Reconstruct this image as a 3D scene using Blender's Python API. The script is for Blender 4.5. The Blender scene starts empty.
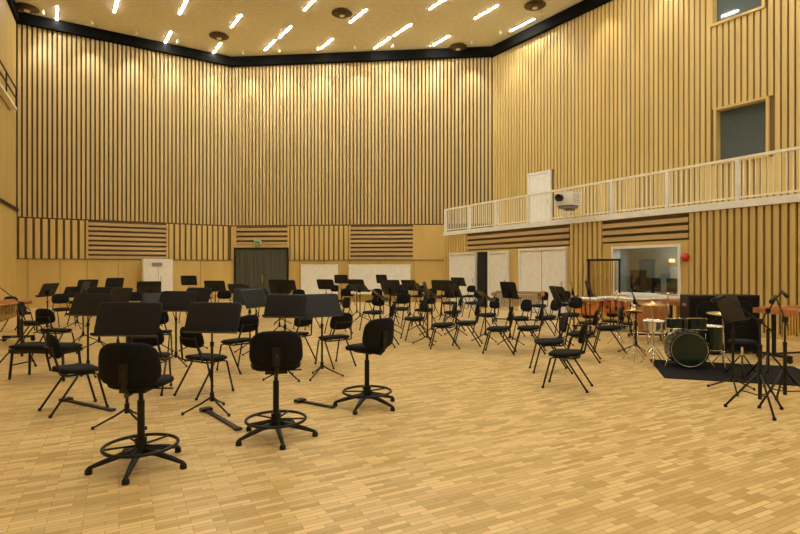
import bpy, bmesh, math, random
from mathutils import Vector, Matrix
random.seed(7)
S = bpy.context.scene
try:
    S.view_settings.view_transform = 'Standard'
    S.view_settings.look = 'None'
except Exception: pass
F=533.0; CH=1.6; HZ=268.0

# ------------------------------------------------------------ materials
def mat(name, col, rough=0.5, metal=0.0, noise=None, bump=0.0, spec=None, emit=None):
    m=bpy.data.materials.new(name); m.use_nodes=True
    nt=m.node_tree; b=nt.nodes['Principled BSDF']
    b.inputs['Base Color'].default_value=(*col,1); b.inputs['Roughness'].default_value=rough
    b.inputs['Metallic'].default_value=metal
    if spec is not None: b.inputs['Specular IOR Level'].default_value=spec
    if emit:
        b.inputs['Emission Color'].default_value=(*emit[0],1); b.inputs['Emission Strength'].default_value=emit[1]
    tc=nt.nodes.new('ShaderNodeTexCoord'); mp=nt.nodes.new('ShaderNodeMapping')
    nz=nt.nodes.new('ShaderNodeTexNoise'); rp=nt.nodes.new('ShaderNodeValToRGB')
    sc,amt=noise if noise else ((6,6,6),0.06)
    mp.inputs['Scale'].default_value=sc
    nz.inputs['Scale'].default_value=1.0; nz.inputs['Detail'].default_value=3
    nt.links.new(tc.outputs['Object'],mp.inputs['Vector']); nt.links.new(mp.outputs['Vector'],nz.inputs['Vector'])
    nt.links.new(nz.outputs['Fac'],rp.inputs['Fac'])
    rp.color_ramp.elements[0].position=0.3; rp.color_ramp.elements[1].position=0.7
    rp.color_ramp.elements[0].color=(*[max(0,c*(1-amt)) for c in col],1)
    rp.color_ramp.elements[1].color=(*[min(1,c*(1+amt)) for c in col],1)
    nt.links.new(rp.outputs['Color'],b.inputs['Base Color'])
    if bump:
        bp=nt.nodes.new('ShaderNodeBump'); bp.inputs['Strength'].default_value=bump
        nt.links.new(nz.outputs['Fac'],bp.inputs['Height']); nt.links.new(bp.outputs['Normal'],b.inputs['Normal'])
    return m
M={}
M['slat']=mat('slat_oak',(0.54,0.41,0.185),0.55,noise=((5,5,0.35),0.10))
M['slatR']=mat('panel_oak',(0.60,0.435,0.155),0.5,noise=((4,4,0.3),0.09))
M['wood']=mat('plain_oak',(0.59,0.42,0.14),0.45,noise=((2,2,0.4),0.09))
M['gap']=mat('slat_backing',(0.15,0.10,0.042),0.8)
M['gapR']=mat('slat_backing_warm',(0.18,0.115,0.042),0.8)
M['louver']=mat('louver_wood',(0.50,0.35,0.17),0.5,noise=((0.5,0.5,6),0.15))
M['white']=mat('white_paint',(0.80,0.80,0.76),0.5)
M['cream']=mat('cream_metal',(0.84,0.80,0.64),0.45)
M['ceil']=mat('ceiling_plaster',(0.80,0.745,0.57),0.9)
M['blacktrim']=mat('black_trim',(0.006,0.006,0.006),0.9,spec=.1)
M['black']=mat('black_metal',(0.008,0.008,0.009),0.45,spec=.35)
M['fabric']=mat('black_fabric',(0.009,0.009,0.011),0.85,noise=((60,60,60),0.3),bump=0.15,spec=.2)
M['desk']=mat('stand_desk_black',(0.010,0.012,0.017),0.45,spec=.3)
M['doorgrey']=mat('door_green_grey',(0.075,0.08,0.06),0.6,noise=((9,9,0.3),0.2))
M['glass']=mat('window_glass_dark',(0.07,0.10,0.11),0.05,spec=1.0)
M['chrome']=mat('chrome',(0.7,0.7,0.7),0.2,1.0)
M['brass']=mat('cymbal_brass',(0.75,0.6,0.3),0.25,1.0)
M['copper']=mat('timpani_copper',(0.75,0.33,0.14),0.25,1.0)
M['head']=mat('drum_head',(0.78,0.76,0.68),0.5)
M['green']=mat('drum_shell_teal',(0.003,0.022,0.022),0.15)
M['rose']=mat('rosewood_bars',(0.50,0.20,0.07),0.4,noise=((3,30,3),0.3))
M['red']=mat('red_plastic',(0.6,0.03,0.02),0.4)
M['grey']=mat('grey_plastic',(0.25,0.25,0.25),0.5)
M['brown']=mat('diffuser_brown',(0.16,0.10,0.05),0.6)
M['lamp']=mat('lamp_tube',(1,1,1),0.5,emit=((1.0,0.95,0.82),150.0))
M['lamp2']=mat('room_lamp',(1,1,1),0.5,emit=((1.0,0.97,0.9),22.0))
M['lampw']=mat('added_warm_light',(1,.6,.3),0.5,emit=((1.0,0.45,0.15),5.0))
M['green_sign']=mat('exit_sign_green',(0.02,0.3,0.1),0.5)
M['room']=mat('control_room_wall',(0.42,0.45,0.42),0.8)
gm=bpy.data.materials.new('clear_pane'); gm.use_nodes=True; nt=gm.node_tree; nt.nodes.clear()
o_=nt.nodes.new('ShaderNodeOutputMaterial'); t_=nt.nodes.new('ShaderNodeBsdfTransparent'); g_=nt.nodes.new('ShaderNodeBsdfGlossy'); x_=nt.nodes.new('ShaderNodeMixShader')
g_.inputs['Roughness'].default_value=.03; t_.inputs['Color'].default_value=(.85,.92,.9,1); x_.inputs[0].default_value=.16
nt.links.new(t_.outputs[0],x_.inputs[1]); nt.links.new(g_.outputs[0],x_.inputs[2]); nt.links.new(x_.outputs[0],o_.inputs[0]); M['pane']=gm

# parquet
pm=bpy.data.materials.new('oak_parquet'); pm.use_nodes=True
nt=pm.node_tree; b=nt.nodes['Principled BSDF']
tc=nt.nodes.new('ShaderNodeTexCoord'); mp=nt.nodes.new('ShaderNodeMapping'); mp.inputs['Rotation'].default_value=(0,0,math.radians(-27.8))
br=nt.nodes.new('ShaderNodeTexBrick'); br.offset=0.37; br.offset_frequency=3
br.inputs['Scale'].default_value=1.0; br.inputs['Brick Width'].default_value=0.2; br.inputs['Row Height'].default_value=0.045
br.inputs['Mortar Size'].default_value=0.0018; br.inputs['Bias'].default_value=0.0
br.inputs['Color1'].default_value=(0.54,0.365,0.125,1); br.inputs['Color2'].default_value=(0.86,0.65,0.305,1); br.inputs['Mortar'].default_value=(0.36,0.23,0.08,1)
nz=nt.nodes.new('ShaderNodeTexNoise'); nz.inputs['Scale'].default_value=0.6; nz.inputs['Detail'].default_value=4
mx=nt.nodes.new('ShaderNodeMix'); mx.data_type='RGBA'; mx.blend_type='MULTIPLY'; mx.inputs[0].default_value=0.3
rp=nt.nodes.new('ShaderNodeValToRGB'); rp.color_ramp.elements[0].color=(0.75,0.72,0.66,1); rp.color_ramp.elements[1].color=(1,1,1,1)
nt.links.new(tc.outputs['Object'],mp.inputs['Vector']); nt.links.new(mp.outputs['Vector'],br.inputs['Vector'])
nt.links.new(mp.outputs['Vector'],nz.inputs['Vector']); nt.links.new(nz.outputs['Fac'],rp.inputs['Fac'])
nt.links.new(br.outputs['Color'],mx.inputs[6]); nt.links.new(rp.outputs['Color'],mx.inputs[7]); nt.links.new(mx.outputs[2],b.inputs['Base Color'])
b.inputs['Roughness'].default_value=0.34; b.inputs['Specular IOR Level'].default_value=0.4
M['floor']=pm

# ------------------------------------------------------------ mesh builder
class MB:
    def __init__(s): s.bm=bmesh.new(); s.ms=[]
    def mi(s,m):
        m=M[m]
        if m not in s.ms: s.ms.append(m)
        return s.ms.index(m)
    def face(s,vs,i,smooth=False):
        try: f=s.bm.faces.new(vs)
        except ValueError: return
        f.material_index=i; f.smooth=smooth
    def hexa(s,p,m):
        i=s.mi(m); v=[s.bm.verts.new(q) for q in p]
        for a in ((0,3,2,1),(4,5,6,7),(0,1,5,4),(1,2,6,5),(2,3,7,6),(3,0,4,7)): s.face([v[k] for k in a],i)
    def box(s,c,sz,m,rot=None):
        c=Vector(c); hx,hy,hz=[q/2 for q in sz]; R=rot.to_3x3() if rot else Matrix.Identity(3)
        s.hexa([c+R@Vector(q) for q in ((-hx,-hy,-hz),(hx,-hy,-hz),(hx,hy,-hz),(-hx,hy,-hz),(-hx,-hy,hz),(hx,-hy,hz),(hx,hy,hz),(-hx,hy,hz))],m)
    def sweep(s,pts,r,m,seg=8,closed=False):
        i=s.mi(m); pts=[Vector(p) for p in pts]; n=len(pts); rings=[]
        rs=r if isinstance(r,(list,tuple)) else [r]*n
        N=None
        for k in range(n):
            a=pts[(k-1)%n] if (closed or k>0) else pts[k]; c=pts[(k+1)%n] if (closed or k<n-1) else pts[k]
            T=(c-a).normalized()
            if N is None:
                N=T.cross(Vector((0,0,1)))
                if N.length<0.1: N=T.cross(Vector((1,0,0)))
            N=(N-T*N.dot(T)); 
            if N.length<1e-4: N=T.orthogonal()
            N.normalize(); B=T.cross(N)
            rings.append([s.bm.verts.new(pts[k]+(N*math.cos(2*math.pi*q/seg)+B*math.sin(2*math.pi*q/seg))*rs[k]) for q in range(seg)])
        for k in range(n if closed else n-1):
            A=rings[k]; Bq=rings[(k+1)%n]
            for q in range(seg): s.face([A[q],A[(q+1)%seg],Bq[(q+1)%seg],Bq[q]],i,True)
        if not closed: s.face(rings[0][::-1],i); s.face(rings[-1],i)
    def ring(s,c,R,r,m,seg=32,axis='Z',n2=8):
        c=Vector(c); P=[]
        for k in range(seg):
            a=2*math.pi*k/seg; u,v=R*math.cos(a),R*math.sin(a)
            P.append(c+(Vector((u,v,0)) if axis=='Z' else Vector((u,0,v)) if axis=='Y' else Vector((0,u,v))))
        s.sweep(P,r,m,n2,True)
    def lathe(s,prof,c,m,seg=24,R=None,smooth=True):
        i=s.mi(m); c=Vector(c); R=R.to_3x3() if R else Matrix.Identity(3); rings=[]
        for r,z in prof:
            if r<1e-5: rings.append([s.bm.verts.new(c+R@Vector((0,0,z)))])
            else: rings.append([s.bm.verts.new(c+R@Vector((r*math.cos(2*math.pi*k/seg),r*math.sin(2*math.pi*k/seg),z))) for k in range(seg)])
        for A,B in zip(rings,rings[1:]):
            for k in range(seg):
                if len(A)==1 and len(B)==1: continue
                if len(A)==1: s.face([A[0],B[(k+1)%seg],B[k]],i,smooth)
                elif len(B)==1: s.face([A[k],A[(k+1)%seg],B[0]],i,smooth)
                else: s.face([A[k],A[(k+1)%seg],B[(k+1)%seg],B[k]],i,smooth)
    def cyl(s,c,r,h,m,seg=24,R=None):
        s.lathe([(0,-h/2),(r,-h/2),(r,h/2),(0,h/2)],c,m,seg,R,False)
    def pad(s,w,h,t,fn,m,n=24,p=4.0,taper=0.0):
        """puffy superellipse cushion; fn(u,v,d)->Vector"""
        i=s.mi(m); out=[]
        for k in range(n):
            a=2*math.pi*k/n; ca,sa=math.cos(a),math.sin(a)
            rr=(abs(ca)**p+abs(sa)**p)**(-1/p); out.append((rr*ca,rr*sa))
        rings=[]
        for sc,d in ((0.45,-t/2),(0.86,-t*0.46),(0.97,-t*0.28),(1,0),(0.97,t*0.28),(0.86,t*0.46),(0.45,t/2)):
            rings.append([s.bm.verts.new(fn(u*sc*w/2*(1-taper*v*sc),v*sc*h/2,d)) for u,v in out])
        c0=s.bm.verts.new(fn(0,0,-t/2)); c1=s.bm.verts.new(fn(0,0,t/2))
        for A,B in zip(rings,rings[1:]):
            for k in range(n): s.face([A[k],A[(k+1)%n],B[(k+1)%n],B[k]],i,True)
        for k in range(n):
            s.face([rings[0][(k+1)%n],rings[0][k],c0],i,True); s.face([rings[-1][k],rings[-1][(k+1)%n],c1],i,True)
    def mesh(s,name):
        bmesh.ops.recalc_face_normals(s.bm,faces=s.bm.faces)
        me=bpy.data.meshes.new(name); s.bm.to_mesh(me); s.bm.free()
        for m in s.ms: me.materials.append(m)
        return me
    def obj(s,name,loc=(0,0,0),rz=0.0):
        return place(s.mesh(name),name,loc,rz)
def place(me,name,loc,rz=0.0,sc=1.0):
    o=bpy.data.objects.new(name,me); S.collection.objects.link(o); o.location=loc; o.rotation_euler=(0,0,rz); o.scale=(sc,)*3
    return o
def gp(px,py):   # surveyed floor position
    D=CH*F/(py-HZ); return Vector(((px-400)/F*D,D,0))
def head(h): return math.atan2(-h[0],h[1])

# ------------------------------------------------------------ room layout (plan, metres)
class Wall:
    def __init__(s,P,d,side):
        s.P=Vector((P[0],P[1],0)); s.d=Vector((d[0],d[1],0)).normalized()
        s.n=Vector((-s.d.y,s.d.x,0))*side
    def t(s,px):
        k=(px-400)/F; return (k*s.P.y-s.P.x)/(s.d.x-k*s.d.y)
    def pt(s,t,n,z): return s.P+s.d*t+s.n*n+Vector((0,0,z))
    def box(s,mb,t0,t1,z0,z1,n0,n1,m):
        mb.hexa([s.pt(t0,n0,z0),s.pt(t1,n0,z0),s.pt(t1,n1,z0),s.pt(t0,n1,z0),s.pt(t0,n0,z1),s.pt(t1,n0,z1),s.pt(t1,n1,z1),s.pt(t0,n1,z1)],m)
    def slats(s,mb,t0,t1,z0,z1,sp,w,dep,m,n0=0.0):
        n=max(1,round((t1-t0)/sp)); sp=(t1-t0)/n
        for k in range(n):
            a=t0+sp*(k+0.5)-w/2; s.box(mb,a,a+w,z0,z1,n0,n0+dep,m)
    def louv(s,mb,t0,t1,z0,z1,m='louver',n0=0.0):
        s.box(mb,t0,t1,z0,z1,n0,n0+0.01,'gap')
        n=max(3,round((z1-z0)/0.2)); sp=(z1-z0)/n
        for k in range(n):
            z=z0+sp*(k+0.5)
            mb.hexa([s.pt(t0,n0,z-sp*.2),s.pt(t1,n0,z-sp*.2),s.pt(t1,n0+.09,z-sp*.45),s.pt(t0,n0+.09,z-sp*.45),
                     s.pt(t0,n0,z+sp*.2),s.pt(t1,n0,z+sp*.2),s.pt(t1,n0+.09,z+sp*.12),s.pt(t0,n0+.09,z+sp*.12)],m)
ZC=11.36; ZT=10.95
A=Vector((-14.8,20.5,0)); Bp=Vector((-7.88,25,0)); C=Vector((4.15,23.8,0)); E=Vector((2.03,24.01,0))
dR=Vector((0.466,-0.885,0)); dU=Vector((0.549,-0.836,0))
WL=Wall(A,Bp-A,-1); WC=Wall(Bp,C-Bp,-1); WU=Wall(C,dU,-1); WR=Wall(E,dR,-1); WS=Wall(A,dR,1)
lenL=(Bp-A).length; lenC=(C-Bp).length; lenE=(E-Bp).length

ZB=3.55; ZM=1.9; SP=.165; SW=.10
mb=MB()
WL.box(mb,-0.3,lenL+0.1,0,ZC,-0.3,-0.0,'gap')
WL.slats(mb,0.05,lenL-0.02,ZB,ZT,SP,SW,0.065,'slat')
WL.box(mb,0,lenL,0,ZM,0,0.10,'wood'); WL.box(mb,0,lenL,ZM,ZM+0.03,0,0.13,'gap')
a,b_,c_,d_=WL.t(18),WL.t(87),WL.t(167),WL.t(228)
WL.slats(mb,a,b_-.05,ZM+.03,ZB-.06,0.24,0.16,0.07,'slatR'); WL.louv(mb,b_,c_,ZM+.03,ZB-.06,n0=0)
WL.slats(mb,c_+.05,d_,ZM+.03,ZB-.06,0.24,0.16,0.07,'slatR')
for q in (b_,c_): WL.box(mb,q-.04,q+.04,ZM,ZB-.05,0,.11,'wood')
for q in (28,60,87,118,167,200): WL.box(mb,WL.t(q)-.008,WL.t(q)+.008,0,ZM,.1,.103,'gap')
mb.obj('wall_back_left')
mb=MB()
WC.box(mb,0,lenC+.3,0,ZC,-0.3,0,'gap')
WC.slats(mb,0.02,lenC-0.05,ZB,ZT,SP,SW,0.065,'slat')
x0,x1,x2,x3,x4=[WC.t(q) for q in (236,289,350,414,444)]
WC.box(mb,0,lenE,0,ZM,0,.10,'wood'); WC.box(mb,x1,lenE,ZM,ZM+.03,0,.13,'gap')
WC.box(mb,0,x0,ZM,ZB-.06,0,.10,'wood'); WC.box(mb,x0,x1,ZM,2.62,0,.10,'wood')
WC.louv(mb,x0,x1,2.62,ZB-.06); WC.slats(mb,x1+.05,x2-.05,ZM+.03,ZB-.06,0.24,0.16,0.07,'slatR')
WC.louv(mb,x2,x3,ZM+.03,ZB-.06); WC.box(mb,x3,lenE,ZM,ZB-.06,0,.10,'wood')
for q in (x0,x1,x2,x3): WC.box(mb,q-.04,q+.04,ZM,ZB-.05,0,.11,'wood')
for q in (300,325,350,380,414): WC.box(mb,WC.t(q)-.008,WC.t(q)+.008,0,ZM,.1,.103,'gap')
mb.obj('wall_back')
mb=MB()
WC.box(mb,x0+.05,x1-.05,0.01,2.42,.10,.16,'doorgrey'); WC.slats(mb,x0+.1,x1-.1,0.05,2.38,0.14,0.09,0.03,'doorgrey',.16)
WC.box(mb,(x0+x1)/2-.01,(x0+x1)/2+.01,0.02,2.42,.16,.165,'black')
WC.box(mb,x0-.02,x0+.05,0,2.5,.10,.2,'black'); WC.box(mb,x1-.05,x1+.02,0,2.5,.10,.2,'black'); WC.box(mb,x0+.05,x1-.05,2.42,2.5,.10,.2,'black')
WC.box(mb,(x0+x1)/2+.08,(x0+x1)/2+.11,0.9,1.25,.19,.24,'chrome')
mb.obj('door_1')
mb=MB(); WC.box(mb,x0+.95,x0+1.25,2.66,2.82,.10,.2,'white'); WC.box(mb,x0+.97,x0+1.23,2.68,2.8,.2,.205,'green_sign'); mb.obj('exit_sign')
# upper right wall
LU=22.0; mb=MB()
wx0,wx1=WU.t(715),WU.t(770); vz0,vz1=4.62,6.3
def cut(zs,h):
    o=[]
    for u,v in zs:
        if h[3]<=u or h[2]>=v: o.append((u,v)); continue
        if h[2]>u: o.append((u,h[2]))
        if h[3]<v: o.append((h[3],v))
    return o
def holes(mbx,W,t0,t1,z0,z1,hs,n0,n1,m):
    ts=sorted({t0,t1,*[h[0] for h in hs],*[h[1] for h in hs]})
    ts=[q for q in ts if t0<=q<=t1]
    for a,b2 in zip(ts,ts[1:]):
        zs=[(z0,z1)]
        for h in hs:
            if h[0]<=a+1e-6 and h[1]>=b2-1e-6: zs=cut(zs,h)
        for u,v in zs: W.box(mbx,a,b2,u,v,n0,n1,m)
dx0,dx1=WU.t(529),WU.t(552)
HS=[(wx0,wx1,vz0,vz1),(wx0-.1,wx1-.1,8.75,10.4),(dx0,dx1,3.15,5.45)]
holes(mb,WU,0,LU,3.0,ZC,HS,-.25,0,'gapR')
sp=0.165; k=0
while k*sp<LU-0.3:
    a=0.04+k*sp; w=0.115; k+=1
    segs=[(3.15,ZT)]
    for h in HS:
        if a+w>h[0] and a<h[1]: segs=cut(segs,h)
    for u,v in segs:
        if v-u>.02: WU.box(mb,a,a+w,u,v,0,.045,'slatR')
mb.obj('wall_right_upper')
def window(name,W,t0,t1,z0,z1,depth=.2,fm='wood',mull=True,n1=.09,g='glass'):
    mb=MB(); f=.07
    for q in ((t0,t1,z0,z0+f),(t0,t1,z1-f,z1),(t0,t0+f,z0+f,z1-f),(t1-f,t1,z0+f,z1-f)): W.box(mb,*q,-depth,n1,fm)
    W.box(mb,t0+f,t1-f,z0+f,z1-f,-depth+.02,-depth+.03,g)
    if mull:
        tm=t0+(t1-t0)*.5; W.box(mb,tm-.02,tm+.02,z0+f,z1-f,-depth+.03,-depth+.08,'black')
    W.box(mb,t0+f,t1-f,z0+f,z0+f+.05,-depth+.05,-.03,'white')
    return mb.obj(name)
window('window_1',WU,wx0,wx1,vz0,vz1,mull=False); window('window_2',WU,wx0-.1,wx1-.1,8.75,10.4,mull=False)
def door(name,W,t0,t1,z0,z1,n0=.0,fm='white',dm='white',dbl=False):
    mb=MB(); f=.07
    W.box(mb,t0,t0+f,z0,z1,n0,n0+.1,fm); W.box(mb,t1-f,t1,z0,z1,n0,n0+.1,fm); W.box(mb,t0+f,t1-f,z1-f,z1,n0,n0+.1,fm)
    W.box(mb,t0+f,t1-f,z0+.01,z1-f,n0,n0+.05,dm)
    if dbl: W.box(mb,(t0+t1)/2-.01,(t0+t1)/2+.01,z0+.02,z1-f,n0+.05,n0+.056,'grey')
    W.box(mb,t1-.2,t1-.17,z0+.95,z0+1.12,n0+.05,n0+.1,'chrome')
    return mb.obj(name)
door('door_2',WU,dx0,dx1,3.17,5.43,n0=.0)
# lower right wall
LR=26.0; ZS=3.0; mb=MB()
cw0,cw1=WR.t(614),WR.t(683)
holes(mb,WR,0,LR,0,ZS,[(cw0,cw1,.75,2.2)],-.2,0,'gapR')
r=[WR.t(q) for q in (444,468,571,604,690)]
WR.box(mb,0,r[1],0,ZS,0,.06,'wood')
WR.slats(mb,0.05,r[1],.1,ZS,0.2,0.11,.04,'slatR',.06)
WR.box(mb,r[1],r[2],0,2.28,0,.06,'wood'); WR.louv(mb,r[1],r[2],2.32,ZS-.05)
WR.slats(mb,r[2],r[3],.1,ZS,0.18,0.12,.08,'slatR')
holes(mb,WR,r[3],r[4],0,2.3,[(cw0,cw1,.75,2.2)],0,.06,'wood'); WR.louv(mb,r[3],r[4],2.34,ZS-.05)
WR.slats(mb,r[4],LR,.1,ZS,0.165,0.11,.07,'slatR')
WR.box(mb,0,LR,0,.1,0,.1,'wood')
mb.obj('wall_right')
door('door_3',WR,WR.t(453),WR.t(479),0.01,2.2,n0=.11)
mb=MB(); WR.box(mb,WR.t(480),WR.t(490),0.01,2.2,.07,.12,'black'); mb.obj('dark_door_opening')  # black panel stands in for the darkness of a door opening
door('door_4',WR,WR.t(491),WR.t(511),0.01,2.2,n0=.07)
door('door_5',WR,WR.t(522),WR.t(569),0.01,2.25,n0=.07,dbl=True)
window('window_3',WR,cw0,cw1,.75,2.2,.19,'white',False,n1=.12,g='pane')
# control room behind the window
mb=MB(); q0,q1=cw0-.9,cw1+2.2; dn=-1.75
WR.box(mb,q0,q1,0,2.75,dn-.1,dn,'room'); WR.box(mb,q0-.1,q0,0,2.75,dn,-.2,'room'); WR.box(mb,q1,q1+.1,0,2.75,dn,-.2,'room')
WR.box(mb,q0,q1,-.0,.04,dn,-.2,'grey'); WR.box(mb,q0,q1,2.65,2.75,dn,-.2,'white')
WR.box(mb,(q0+q1)/2-.8,(q0+q1)/2+.8,2.6,2.65,-1.2,-1.0,'lamp2')
WR.box(mb,cw0,cw1-.3,.72,.8,-1.1,-.35,'black'); 
for q in (cw0+.5,cw0+1.2,cw0+2.0): WR.box(mb,q,q+.5,.9,1.28,-.75,-.71,'black'); WR.box(mb,q+.22,q+.28,.8,.91,-.75,-.71,'black')
WR.box(mb,cw1-.7,cw1-.1,0.04,2.1,dn,dn+.05,'black')
WR.box(mb,cw0-.4,cw0-.05,0.8,1.5,-1.5,-1.2,'black')
for k in range(3): WR.box(mb,cw0+.6+k*.8,cw0+.72+k*.8,1.75,1.83,dn,dn+.08,'lampw')  # warm lights added on the control room's rear wall
WR.box(mb,cw0+.6,cw0+2.3,1.2,1.6,dn,dn+.04,'white')
mb.obj('wall_control_room')
# balcony
mb=MB(); i=mb.mi('white')
e1=WR.pt(LR,0,0); u1=WU.pt(LU,0,0)
poly=[WR.pt(0,.12,0),WR.pt(LR,.12,0),Vector((u1.x,e1.y,0)),u1-WU.n*.0,C.copy()]
lo=[mb.bm.verts.new(p+Vector((0,0,3.0))) for p in poly]; hi=[mb.bm.verts.new(p+Vector((0,0,3.17))) for p in poly]
mb.face(lo[::-1],i); mb.face(hi,i)
for k in range(5): mb.face([lo[k],lo[(k+1)%5],hi[(k+1)%5],hi[k]],i)
mb.obj('balcony_floor')
mb=MB()
WR.box(mb,0.1,LR,4.13,4.19,.03,.11,'cream'); WR.box(mb,0.1,LR,3.22,3.26,.05,.09,'cream')
q=0.15; k=0
while q<LR:
    if k%14==0: WR.box(mb,q-.045,q+.045,3.17,4.14,.03,.12,'white')
    else: WR.box(mb,q-.011,q+.011,3.25,4.14,.06,.08,'cream')
    q+=.13; k+=1
mb.obj('balcony_railing')
# side walls
mb=MB()
LS=16.0
WS.box(mb,-.3,LS,0,ZC,-.3,0,'gapR'); WS.slats(mb,0.1,LS,ZB+.3,ZT,0.165,0.115,.045,'slatR'); WS.box(mb,0,LS,0,ZB+.2,0,.05,'wood')
WS.box(mb,0,LS,ZB+.2,ZB+.3,0,.12,'black')
mb.obj('wall_left')
mb=MB(); WS.box(mb,1.4,LS,7.3,7.38,.06,.25,'cream')
for z in (7.7,8.05): WS.box(mb,1.4,LS,z,z+.04,.21,.25,'black')
for k in range(8): WS.box(mb,1.4+k*1.9,1.44+k*1.9,7.38,8.07,.21,.25,'black')
mb.obj('gallery_walkway')
sL=WS.pt(LS,0,0)
mb=MB(); mb.box((sL.x-.15,(sL.y-6)/2,ZC/2),(.3,sL.y+6,ZC),'wood'); mb.obj('wall_left_front')
mb=MB(); mb.box(((u1.x+sL.x)/2,-6.15,ZC/2),(u1.x-sL.x+.6,.3,ZC),'wood'); mb.obj('wall_front')
mb=MB(); mb.box((u1.x+.15,(u1.y-6)/2,ZC/2),(.3,u1.y+6,ZC),'wood'); mb.obj('wall_right_front')
mb=MB(); mb.box((1,10,-.1),(36,34,.2),'floor'); mb.obj('floor')
mb=MB(); mb.box((1,10,ZC+.1),(36,34,.2),'ceil'); mb.obj('ceiling')
mb=MB()
WL.box(mb,0,lenL,ZT,ZC,0,.25,'blacktrim'); WC.box(mb,0,lenC,ZT,ZC,0,.25,'blacktrim'); WU.box(mb,0,LU,ZT,ZC,0,.22,'blacktrim'); WS.box(mb,0,LS,ZT,ZC,0,.15,'blacktrim')
mb.obj('trim_ceiling')
# ------------------------------------------------------------ ceiling lamps
def cp(px,py): D=(ZC-CH)*F/(HZ-py); return Vector(((px-400)/F*D,D,0))
ax=Vector((0.55,-0.835,0)); ay=Vector((.835,.55,0))
lampm=MB(); lampm.box((0,0,-.004),(1.36,.11,.008),'cream'); lampm.box((0,0,-.011),(1.3,.07,.006),'lamp'); lampm=lampm.mesh('ceiling_strip_lamp')
pts=[(57,14),(116,6),(168,38),(183,8),(236,22),(270,46),(285,33),(217,49),(311,4),(326,45),(358,17),(382,44),(402,31),(440,42),(486,13),(440,3),(522,26),(90,36)]
P=[cp(*q) for q in pts]
for gx in range(-4,6):
    for gy in range(-5,6):
        p=Vector((2,6,0))+ay*(gx*3.3)+ax*(gy*3.3)
        if p.y>17.6 or p.y<-5 or p.x>15 or p.x<sL.x+.8: continue
        if (p-WS.P).dot(WS.n)<.8 or (p-WU.P).dot(WU.n)<.8: continue
        P.append(p)
for p in P: place(lampm,'ceiling_strip_lamp',(p.x,p.y,ZC),math.atan2(ax.y,ax.x))
dm=MB()
dm.cyl((0,0,-.03),.34,.06,'brown'); 
for k,(rr,zz) in enumerate(((.40,-.05),(.31,-.1),(.22,-.14))): dm.lathe([(rr-.07,zz+.04),(rr,zz),(rr+.0,zz-.012),(rr-.07,zz+.02)],(0,0,0),'brown')
dm.cyl((0,0,-.15),.10,.03,'cream')
for a in range(3):
    an=a*2.09; dm.sweep([(.25*math.cos(an),.25*math.sin(an),0),(.2*math.cos(an),.2*math.sin(an),-.15)],.012,'brown')
dm=dm.mesh('ceiling_air_diffuser')
for q in ((27,8),(219,36),(342,13),(458,47),(535,5)): 
    p=cp(*q); place(dm,'ceiling_air_diffuser',(p.x,p.y,ZC))
# wall-wash spots
sm=MB(); sm.cyl((0,0,-.04),.03,.08,'cream',12); sm.lathe([(0,-.07),(.05,-.08),(.06,-.17),(.05,-.17),(.0,-.13)],(0,0,0),'cream',16); sm=sm.mesh('spot')
def spot(W,t,off,e):
    p=W.pt(t,off,ZC); place(sm,'ceiling_spot_lamp',p)
    l=bpy.data.lights.new('spot','SPOT'); l.energy=e; l.color=(1,.93,.76); l.spot_size=math.radians(70); l.spot_blend=.8; l.shadow_soft_size=.06
    o=bpy.data.objects.new('wall_wash_light',l); S.collection.objects.link(o); o.location=p-Vector((0,0,.24))
    tgt=W.pt(t,0,ZC-3.2); o.rotation_euler=(tgt-o.location).to_track_quat('-Z','Y').to_euler()
for k in range(5): spot(WL,.9+k*1.6,.9,190)
for k in range(7): spot(WC,.9+k*1.7,.9,190)
for k in range(7): spot(WU,1.5+k*2.2,1.0,130)

# ------------------------------------------------------------ furniture meshes
def chair_mesh():
    mb=MB()
    mb.pad(.46,.43,.055,lambda u,v,d:Vector((u,v,.455+d+.02*(v/.2)**2*(1 if v<0 else -.6))),'fabric',28,3.6,-.05)
    mb.pad(.43,.27,.045,lambda u,v,d:Vector((u,-.235-.18*v+d+.9*u*u*.6,.735+v)),'fabric',28,3.2,.08)
    for s in (-1,1):
        x=s*.2
        mb.sweep([(x,.26,.012),(x,.16,.40),(x,.10,.42),(x,-.14,.42),(x*.98,-.2,.44),(x*.8,-.24,.6),(x*.7,-.27,.74)],.0125,'black')
        mb.sweep([(x*1.04,-.30,.012),(x*1.02,-.04,.405)],.0125,'black')
        for y in (.26,-.30): mb.lathe([(0,0),(.018,0),(.016,.03),(0,.03)],(x*(1 if y>0 else 1.04),y,0),'black',10)
    for y in (.12,-.14): mb.sweep([(-.2,y,.42),(.2,y,.42)],.011,'black')
    mb.sweep([(-.15,-.268,.72),(.15,-.268,.72)],.01,'black')
    return mb.mesh('orchestra_chair')
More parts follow.
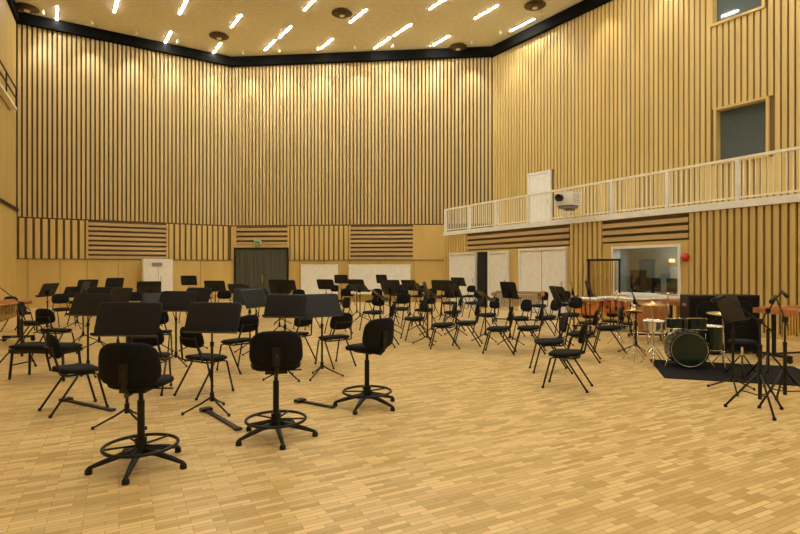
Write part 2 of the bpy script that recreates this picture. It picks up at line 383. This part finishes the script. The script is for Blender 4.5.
def stool_mesh():
    mb=MB()
    for k in range(5):
        a=math.radians(-82+72*k); c,s=math.cos(a),math.sin(a)
        mb.sweep([(c*.03,s*.03,.12),(c*.14,s*.14,.11),(c*.27,s*.27,.075),(c*.365,s*.365,.045)],[.032,.026,.021,.015],'black')
        mb.lathe([(0,0),(.028,0),(.026,.03),(.014,.05),(0,.055)],(c*.365,s*.365,0),'black',12)
        mb.sweep([(c*.03,s*.03,.17),(c*.26,s*.26,.17)],.009,'black')
    mb.ring((0,0,.17),.275,.014,'black',40)
    mb.cyl((0,0,.16),.045,.14,'black'); mb.cyl((0,0,.36),.028,.34,'black'); mb.cyl((0,0,.56),.018,.2,'black')
    mb.box((0,-.02,.635),(.2,.26,.03),'black')
    mb.sweep([(.08,.02,.62),(.24,.04,.615)],.007,'black')
    mb.pad(.46,.42,.07,lambda u,v,d:Vector((u,v,.685+d-(.5*max(0,v)**2))),'fabric',28,3.0,-.04)
    mb.sweep([(0,-.05,.63),(0,-.22,.625),(0,-.275,.67),(0,-.285,.82)],.018,'black')
    mb.box((0,-.283,.8),(.07,.03,.16),'black')
    mb.pad(.47,.34,.065,lambda u,v,d:Vector((u,-.25-.1*v+d+1.1*u*u,.86+v)),'fabric',30,3.6,.06)
    return mb.mesh('double_bass_stool')
def stand_mesh(h=1.04,w=.62,tilt=-24):
    mb=MB()
    for k in range(3):
        a=math.radians(90+120*k); c,s=math.cos(a),math.sin(a)
        mb.sweep([(c*.02,s*.02,.16),(c*.10,s*.10,.11),(c*.30,s*.30,.015)],[.012,.011,.009],'black')
        mb.lathe([(0,0),(.016,0),(.014,.03),(0,.03)],(c*.30,s*.30,0),'black',10)
    mb.cyl((0,0,.17),.024,.1,'black',14); mb.cyl((0,0,.45),.015,.62,'black',12); mb.cyl((0,0,.78),.01,.36,'black',10); mb.cyl((0,0,.75),.022,.05,'black',12)
    mb.box((0,.03,h-.09),(.07,.05,.09),'black'); mb.sweep([(0,0,.95),(0,.05,h)],.01,'black')
    R=Matrix.Rotation(math.radians(tilt),4,'X')
    c=Vector((0,.03,h))
    mb.pad(w,.36,.012,lambda u,v,d:c+R.to_3x3()@Vector((u,d,v)),'desk',40,14)
    mb.box(c+R.to_3x3()@Vector((0,-.03,-.175)),(w*.98,.07,.01),'desk',R); mb.box(c+R.to_3x3()@Vector((0,-.062,-.166)),(w*.98,.006,.02),'desk',R)
    mb.box(c+R.to_3x3()@Vector((0,.012,0)),(.26,.012,.03),'black',R)
    return mb.mesh('music_stand')
CH_M=chair_mesh(); ST_M=stool_mesh(); MS_M=stand_mesh(); MS_L=stand_mesh(1.07,.66,-20); MS_F=stand_mesh(.98,.6,-50); MS_T=stand_mesh(1.12,.56,-14)
occ=[]
def ok(p,r): return all((p-q).length>=r+rq for q,rq in occ)
def put(me,name,p,rz,r,force=False):
    if not force and not ok(p,r): return None
    occ.append((p.copy(),r)); return place(me,name,p,rz)
vib=gp(518,325); occ.append((vib,.6))
for (px,py,h) in ((141,467,(-.03,1)),(276,438,(-.25,1)),(367,407,(-.8,.75))):
    put(ST_M,'double_bass_stool',gp(px,py),head(h),.36,True)
for px,py,h,me in ((127,426,(0,1),MS_L),(212,413,(.1,1),MS_M),(285,380,(.15,1),MS_M),(176,366,(.1,1),MS_M),(88,376,(.2,1),MS_M),(322,378,(-.7,1),MS_M),
                   (196,352,(.4,1),MS_M),(118,352,(.5,1),MS_M),(250,352,(-.2,1),MS_M)):
    put(me,'music_stand',gp(px,py),head(h),.28,True)
for px,py,h in ((76,410,(.7,.75)),(206,394,(.5,.8)),(150,392,(-.2,1)),(566,388,(-.95,.5)),(549,372,(-1,.1))):
    put(CH_M,'orchestra_chair',gp(px,py),head(h),.26,True)
Cc=Vector((-5.3,10.8,0))
rows=[(240,372),(298,362),(338,366),(158,360),(215,350),(58,356),(34,346),(585,360),
 (385,348),(412,341),(442,349),(470,347),(497,354),(528,353),(606,352),
 (372,331),(398,327),(427,328),(455,331),(485,334),(515,340),(545,338),(335,333),(305,331),(568,333),
 (225,320),(262,319),(300,319),(345,316),(370,317),(400,316),(425,316),(450,317),(475,319),(540,322),(562,322),
 (20,332),(62,327),(100,324),(135,322),(178,323),(330,309),(350,308),(400,308),(420,309),(440,308),(470,309),(80,316),(205,311)]
chairs=[]
for px,py in rows:
    p=gp(px+random.uniform(-4,4),py+random.uniform(-1.5,1.5)); h=(Cc-p).normalized()
    an=head(h)+random.uniform(-.45,.45)
    if put(CH_M,'orchestra_chair',p,an,.27): chairs.append((p,an))
for p,an in chairs:
    if random.random()<.10: continue
    h=Vector((-math.sin(an),math.cos(an),0)); q=p+h*random.uniform(.72,.9)+Vector((h.y,-h.x,0))*random.uniform(-.2,.2)
    put(random.choice((MS_M,MS_M,MS_F,MS_T)),'music_stand',q,an+random.uniform(-.3,.3),.2)
for px,py in ((360,322),(410,320),(450,322),(500,327),(530,328),(280,325),(390,335),(432,336),(590,340),(240,326),(150,328),(560,345),(510,345)):
    p=gp(px,py); put(random.choice((MS_M,MS_F,MS_T)),'music_stand',p,head((Cc-p))+random.uniform(-.4,.4),.2)
# padded bench
mb=MB(); mb.pad(.95,.42,.07,lambda u,v,d:Vector((u,v,.46+d)),'fabric',28,6)
mb.box((0,0,.405),(.88,.36,.05),'black')
for sx in (-1,1):
    for sy in (-1,1): mb.sweep([(sx*.40,sy*.15,.4),(sx*.43,sy*.17,0)],.018,'black')
    mb.sweep([(sx*.415,-.16,.2),(sx*.415,.16,.2)],.01,'black')
mb.obj('padded_bench',gp(46,379),head((.15,1)))
def strap(a,b2):
    a=gp(*a); b2=gp(*b2); mb=MB(); L=(b2-a).length
    mb.box((0,0,.012),(L,.05,.018),'black'); mb.ring((L/2,0,.014),.035,.01,'black',16); mb.box((-L/2,0,.02),(.09,.12,.03),'black')
    c=(a+b2)/2; mb.obj('endpin_anchor_strap',c,math.atan2((b2-a).y,(b2-a).x))
strap((206,412),(238,431)); strap((300,403),(332,409)); strap((66,402),(112,412))

# white cabinet
mb=MB(); mb.box((0,0,.95),(1.15,.6,1.62),'white'); mb.box((0,0,.09),(1.05,.5,.1),'grey')
mb.box((0,-.305,.95),(1.1,.02,1.55),'white'); mb.box((-.05,-.32,1.55),(.4,.02,.14),'grey'); mb.box((.0,-.32,.95),(.012,.012,1.4),'grey'); mb.box((.1,-.33,1.0),(.03,.03,.2),'chrome')
for k in range(6): mb.box((-.28,-.318,.35+k*.05),(.4,.012,.015),'grey')
for sx in (-1,1):
    for sy in (-1,1): mb.cyl((sx*.45,sy*.2,.04),.04,.05,'black',12,Matrix.Rotation(math.pi/2,4,'Y'))
for v in mb.bm.verts: v.co.z*=1.1
t=WL.t(155); mb.obj('electrical_cabinet',WL.pt(t,.55,0),math.atan2(WL.d.y,WL.d.x))
def screen(t,L,name='acoustic_screen'):
    mb=MB(); mb.box((0,0,1.05),(L,.06,1.3),'white')
    for sx in (-1,1): 
        mb.box((sx*(L/2-.1),0,.2),(.05,.05,.4),'chrome'); mb.box((sx*(L/2-.1),0,.02),(.06,.5,.04),'chrome')
    for z in (.4,1.7): mb.box((0,0,z),(L+.04,.08,.04),'cream')
    mb.obj(name,WC.pt(t,.45,0),math.atan2(WC.d.y,WC.d.x))
screen(WC.t(322),1.7); screen(WC.t(367),1.5); screen(WC.t(397),1.3)

# projector clamped outside the railing
mb=MB(); mb.box((0,0,0),(.56,.5,.40),'white'); mb.box((0,0,-.25),(.46,.4,.08),'grey')
mb.lathe([(.0,0),(.1,0),(.12,.14),(.09,.14),(.08,.08),(0,.08)],(-.1,-.25,.03),'black',20,Matrix.Rotation(math.pi/2,4,'X'))
for k in range(5): mb.box((.282,0,-.12+.06*k),(.01,.36,.015),'grey')
mb.box((0,.3,-.2),(.08,.3,.06),'grey'); mb.box((0,.1,-.32),(.3,.12,.06),'grey')
mb.obj('projector',WR.pt(WR.t(581),.56,3.72),math.radians(-50))
mb=MB(); R=Matrix.Rotation(math.atan2(WR.d.y,WR.d.x),4,'Z')@Matrix.Rotation(math.pi/2,4,'X')
mb.lathe([(0,.12),(.05,.11),(.09,.07),(.11,0),(0,0)],WR.pt(WR.t(688),.09,1.85),'red',24,R)
mb.obj('fire_alarm_bell')

# ------------------------------------------------------------ percussion
def timpani(d=.7):
    mb=MB(); r=d/2
    mb.lathe([(0,.28),(r*.35,.30),(r*.75,.42),(r*.97,.6),(r,.76)],(0,0,0),'copper',32)
    mb.lathe([(r,.76),(r+.02,.78),(r+.02,.81),(r-.01,.82),(r-.02,.80),(0,.80)],(0,0,0),'head',32,None,False); mb.ring((0,0,.805),r+.015,.012,'chrome',32)
    for k in range(6):
        a=math.pi/3*k; c,s=math.cos(a),math.sin(a); mb.sweep([(c*(r+.02),s*(r+.02),.80),(c*(r+.03),s*(r+.03),.62)],.009,'chrome')
    for k in range(4):
        a=math.pi/2*k+.78; c,s=math.cos(a),math.sin(a); mb.sweep([(c*(r+.02),s*(r+.02),.74),(c*(r-.02),s*(r-.02),.4),(c*.22,s*.22,.2),(c*.3,s*.3,.08)],.014,'black')
        mb.cyl((c*.3,s*.3,.04),.04,.03,'black',14,Matrix.Rotation(math.pi/2,4,'X'))
    mb.cyl((0,0,.18),.24,.05,'black'); mb.box((0,-.3,.12),(.12,.25,.03),'black')
    return mb.mesh('timpani')
TM=timpani()
for px,py in ((588,331),(612,329),(633,332)):
    put(TM,'timpani',gp(px,py),head(Cc-gp(px,py))+3.14,.36,True)
def mallet(L,bm,tubes='brass'):
    mb=MB(); n=30
    for k in range(n):
        x=-L/2+L*(k+.5)/n; f=1-.45*(k/n)
        mb.box((x,0,.88),(L/n*.82,.42*f,.02),bm); mb.box((x,.26-.06*(k/n),.90),(L/n*.82,.26*f,.02),bm)
        mb.cyl((x,-.04,.82-.20*f),.018,.40*f,tubes,10)
    for y0,y1 in ((-.24,-.14),(.42,.30)): mb.sweep([(-L/2,y0,.86),(L/2,y1,.86)],.018,'rose')
    for sx,wd in ((-1,.42),(1,.3)):
        x=sx*(L/2+.02); mb.box((x,.08,.84),(.05,wd*1.8,.09),'rose'); mb.box((x,.08,.45),(.04,.05,.75),'black'); mb.box((x,.08,.1),(.05,.62,.05),'black')
        for y in (-.2,.36): mb.cyl((x,y,.045),.045,.03,'black',14,Matrix.Rotation(math.pi/2,4,'Y'))
    mb.sweep([(-L/2,.08,.12),(L/2,.08,.12)],.018,'black')
    return mb.mesh('mallet')
place(mallet(1.9,'rose'),'marimba',gp(822,360),math.radians(15))
place(mallet(1.7,'rose'),'marimba',gp(0,348),math.radians(100))
place(mallet(1.2,'rose'),'xylophone',(6.35,11.35,0),math.radians(15))
place(mallet(1.3,'chrome','chrome'),'vibraphone',vib,math.radians(-20))
# tubular bells
mb=MB()
for sx in (-1,1):
    mb.box((sx*.42,0,.95),(.05,.06,1.7),'black'); mb.box((sx*.42,0,.03),(.06,.5,.06),'black')
mb.box((0,0,1.8),(.92,.12,.06),'black'); mb.box((0,0,.35),(.84,.04,.05),'black')
for k in range(13):
    L=1.35-.045*k; mb.cyl((-.36+.06*k,(.03 if k%2 else -.03),1.76-L/2),.019,L,'brass',12)
mb.obj('tubular_bells',WR.pt(WR.t(622),.75,0),math.atan2(dR.y,dR.x)+.5)
# concert bass drum (tilted)
mb=MB(); R=Matrix.Rotation(math.radians(18),4,'X')
mb.lathe([(0,-.15),(.36,-.15),(.36,.15),(0,.15)],(0,0,.62),'rose',36,R,False)
mb.cyl(Vector((0,0,.62))+R.to_3x3()@Vector((0,0,.155)),.35,.01,'head',36,R)
for z in (-.14,.14):
    P2=[Vector((0,0,.62))+R.to_3x3()@Vector((.37*math.cos(a*math.pi/18),.37*math.sin(a*math.pi/18),z)) for a in range(36)]
    mb.sweep(P2,.018,'chrome',6,True)
for sx in (-1,1):
    mb.sweep([(sx*.38,0,.62),(sx*.43,0,.4),(sx*.36,0,.1)],.02,'black'); mb.sweep([(sx*.36,-.28,.08),(sx*.36,.28,.08)],.02,'black')
    for y in (-.28,.28): mb.cyl((sx*.36,y,.045),.045,.03,'black',14,Matrix.Rotation(math.pi/2,4,'Y'))
mb.sweep([(-.36,0,.1),(.36,0,.1)],.02,'black')
mb.obj('concert_bass_drum',gp(649,340),math.radians(-10))
# loudspeakers
mb=MB(); mb.box((0,0,.56),(.62,.42,1.04),'black'); mb.box((0,-.215,.56),(.56,.015,.96),'fabric')
for z in (.32,.78): 
    mb.ring((0,-.226,z),.19,.008,'black',28,'Y'); 
    mb.lathe([(.18,0),(.08,.03),(0,.02)],(0,-.222,z),'fabric',24,Matrix.Rotation(math.pi/2,4,'X'))
for sx in (-1,1):
    for sy in (-1,1): mb.cyl((sx*.25,sy*.15,.02),.03,.04,'black',12)
    mb.box((sx*.312,0,.9),(.01,.16,.05),'grey')
lm=mb.mesh('loudspeaker_cabinet')
for px,py in ((702,354),(736,353)): place(lm,'loudspeaker_cabinet',gp(px,py),math.radians(-8))
kit=gp(686,368)
mb=MB(); mb.box((0,0,.006),(2.1,1.6,.012),'fabric'); mb.obj('drum_mat',(5.05,8.1,0),math.radians(-18))
# drum kit
mb=MB(); RY=Matrix.Rotation(math.pi/2,4,'X')
mb.lathe([(.265,-.2),(.275,-.2),(.275,.2),(.265,.2)],(0,0,.29),'green',40,RY,False)
mb.cyl((0,-.19,.29),.262,.01,'green',40,RY); mb.cyl((0,.19,.29),.262,.01,'head',40,RY)
mb.ring((0,-.2,.29),.262,.006,'chrome',40,'Y')
for y in (-.2,.2): mb.ring((0,y,.29),.277,.012,'chrome' if y>0 else 'green',40,'Y')
for k in range(8):
    a=math.pi/4*k+.39; mb.sweep([(.29*math.cos(a),-.2,.29+.29*math.sin(a)),(.29*math.cos(a),.2,.29+.29*math.sin(a))],.006,'chrome',6)
for s in (-1,1): mb.sweep([(s*.26,-.1,.2),(s*.36,-.22,.015)],.008,'chrome')
def drum(c,r,h,m,tilt=0):
    R=Matrix.Rotation(tilt,4,'X'); mb.lathe([(r,-h/2),(r,h/2)],c,m,28,R,False)
    c=Vector(c); mb.cyl(c+R.to_3x3()@Vector((0,0,h/2)),r-.003,.006,'head',28,R); mb.cyl(c-R.to_3x3()@Vector((0,0,h/2)),r-.003,.006,'head',28,R)
    for z in (-h/2,h/2): mb.sweep([c+R.to_3x3()@Vector((r*1.03*math.cos(a*math.pi/14),r*1.03*math.sin(a*math.pi/14),z)) for a in range(28)],.009,'chrome',6,True)
drum((-.15,.05,.67),.13,.16,'green',-.12); mb.sweep([(-.05,.02,.55),(-.05,.05,.72)],.012,'chrome')
drum((.17,.05,.67),.14,.18,'green',-.12)
drum((.46,.42,.42),.2,.38,'green')
for k in range(3):
    a=2.09*k; mb.sweep([(.46+.21*math.cos(a),.42+.21*math.sin(a),.5),(.46+.22*math.cos(a),.42+.22*math.sin(a),.01)],.007,'chrome')
drum((-.38,.48,.6),.175,.14,'chrome',.05)
def tri(x,y,h):
    for k in range(3):
        a=2.09*k+.4; mb.sweep([(x,y,.28),(x+.2*math.cos(a),y+.2*math.sin(a),.012)],.008,'chrome')
    mb.sweep([(x,y,.05),(x,y,h)],.009,'chrome')
def cym(x,y,z,r,t=.2):
    R=Matrix.Rotation(t,4,'X'); mb.lathe([(r,0),(r*.2,.025),(r*.17,.045),(0,.055)],(x,y,z),'brass',32,R); mb.lathe([(r,-.002),(r*.2,.022),(0,.05)],(x,y,z),'brass',32,R)
tri(-.38,.48,.5); tri(-.72,.35,.92); cym(-.72,.35,.82,.17,.02); cym(-.72,.35,.85,.17,-.02)
tri(-.5,-.05,1.0); cym(-.5,-.05,.98,.2,.05); tri(.5,-.1,.90); cym(.5,-.1,.86,.23,.08)
mb.box((0,.42,.03),(.1,.28,.02),'chrome'); mb.sweep([(0,.3,.03),(0,.28,.3)],.006,'chrome')
for v in mb.bm.verts: v.co.z+=.013
mb.obj('drum_kit',kit,math.radians(-14))
# suspended cymbals among the percussion
mb=MB(); tri(0,0,1.05); cym(0,0,1.02,.21,.1); cs=mb.mesh('suspended_cymbal')
for px,py in ((618,346),(668,345)): place(cs,'suspended_cymbal',gp(px,py),px)
# congas pair on stand
mb=MB()
for sx in (-1,1):
    mb.lathe([(0,.28),(.10,.28),(.15,.62),(.155,.72),(.135,.95),(.0,.95)],(sx*.19,0,0),'rose',24); mb.cyl((sx*.19,0,.955),.135,.012,'head',24); mb.ring((sx*.19,0,.94),.142,.01,'chrome',24)
    for k in range(3):
        a=2.09*k+.5; mb.sweep([(sx*.19+.1*math.cos(a),.1*math.sin(a),.3),(sx*.19+.22*math.cos(a),.22*math.sin(a),.0)],.011,'chrome')
mb.obj('conga_drums',(5.15,10.9,0),.3)
# drum throne
mb=MB(); mb.pad(.36,.34,.09,lambda u,v,d:Vector((u,v,.50+d)),'fabric',24,2.4); mb.cyl((0,0,.33),.016,.3,'chrome',12)
for k in range(3):
    a=2.09*k; mb.sweep([(.02*math.cos(a),.02*math.sin(a),.32),(.24*math.cos(a),.24*math.sin(a),.02)],.01,'black'); mb.sweep([(0,0,.16),(.12*math.cos(a),.12*math.sin(a),.16)],.007,'black')
for v in mb.bm.verts: v.co.z+=.008
mb.obj('drum_throne',gp(742,379))
place(MS_L,'music_stand',gp(733,392),head((-.6,.8)))
place(MS_M,'music_stand',gp(636,354),head((-.9,.4)))
place(MS_T,'music_stand',gp(574,341),head((-1,.3)))
def mic(h,boom):
    mb=MB()
    for k in range(3):
        a=2.09*k+.5; mb.sweep([(.02*math.cos(a),.02*math.sin(a),.42),(.33*math.cos(a),.33*math.sin(a),.02)],.012,'black'); mb.lathe([(0,0),(.02,0),(.018,.03),(0,.03)],(.33*math.cos(a),.33*math.sin(a),0),'black',10)
        mb.sweep([(0,0,.18),(.19*math.cos(a),.19*math.sin(a),.215)],.007,'black')
    mb.cyl((0,0,.42),.02,.56,'black',12); mb.sweep([(0,0,.5),(0,0,h)],.011,'black'); mb.cyl((0,0,h),.03,.06,'black',12); mb.cyl((0,0,.72),.022,.05,'black',12)
    mb.sweep([(boom*.4,0,h-.12),(-boom,0,h+.28)],.008,'black'); mb.sweep([(-boom,0,h+.28),(-boom-.14,0,h+.22)],[.018,.026],'black',12)
    return mb.mesh('microphone_stand')
mm=mic(1.0,.35)
place(mm,'microphone_stand',gp(785,408),math.radians(40)); place(mm,'microphone_stand',gp(760,413),math.radians(-10))
place(mm,'microphone_stand',gp(768,384),math.radians(80))
place(mm,'microphone_stand',gp(22,366),math.radians(70))
# camera
cam=bpy.data.cameras.new('cam'); co=bpy.data.objects.new('camera',cam); S.collection.objects.link(co)
cam.sensor_width=36; cam.lens=F/800*36; co.location=(0,0,CH); co.rotation_euler=(math.radians(90),0,0); cam.clip_end=200
S.camera=co
w=bpy.data.worlds.new('w'); S.world=w; w.use_nodes=True; w.node_tree.nodes['Background'].inputs['Color'].default_value=(.5,.45,.35,1); w.node_tree.nodes['Background'].inputs['Strength'].default_value=.3
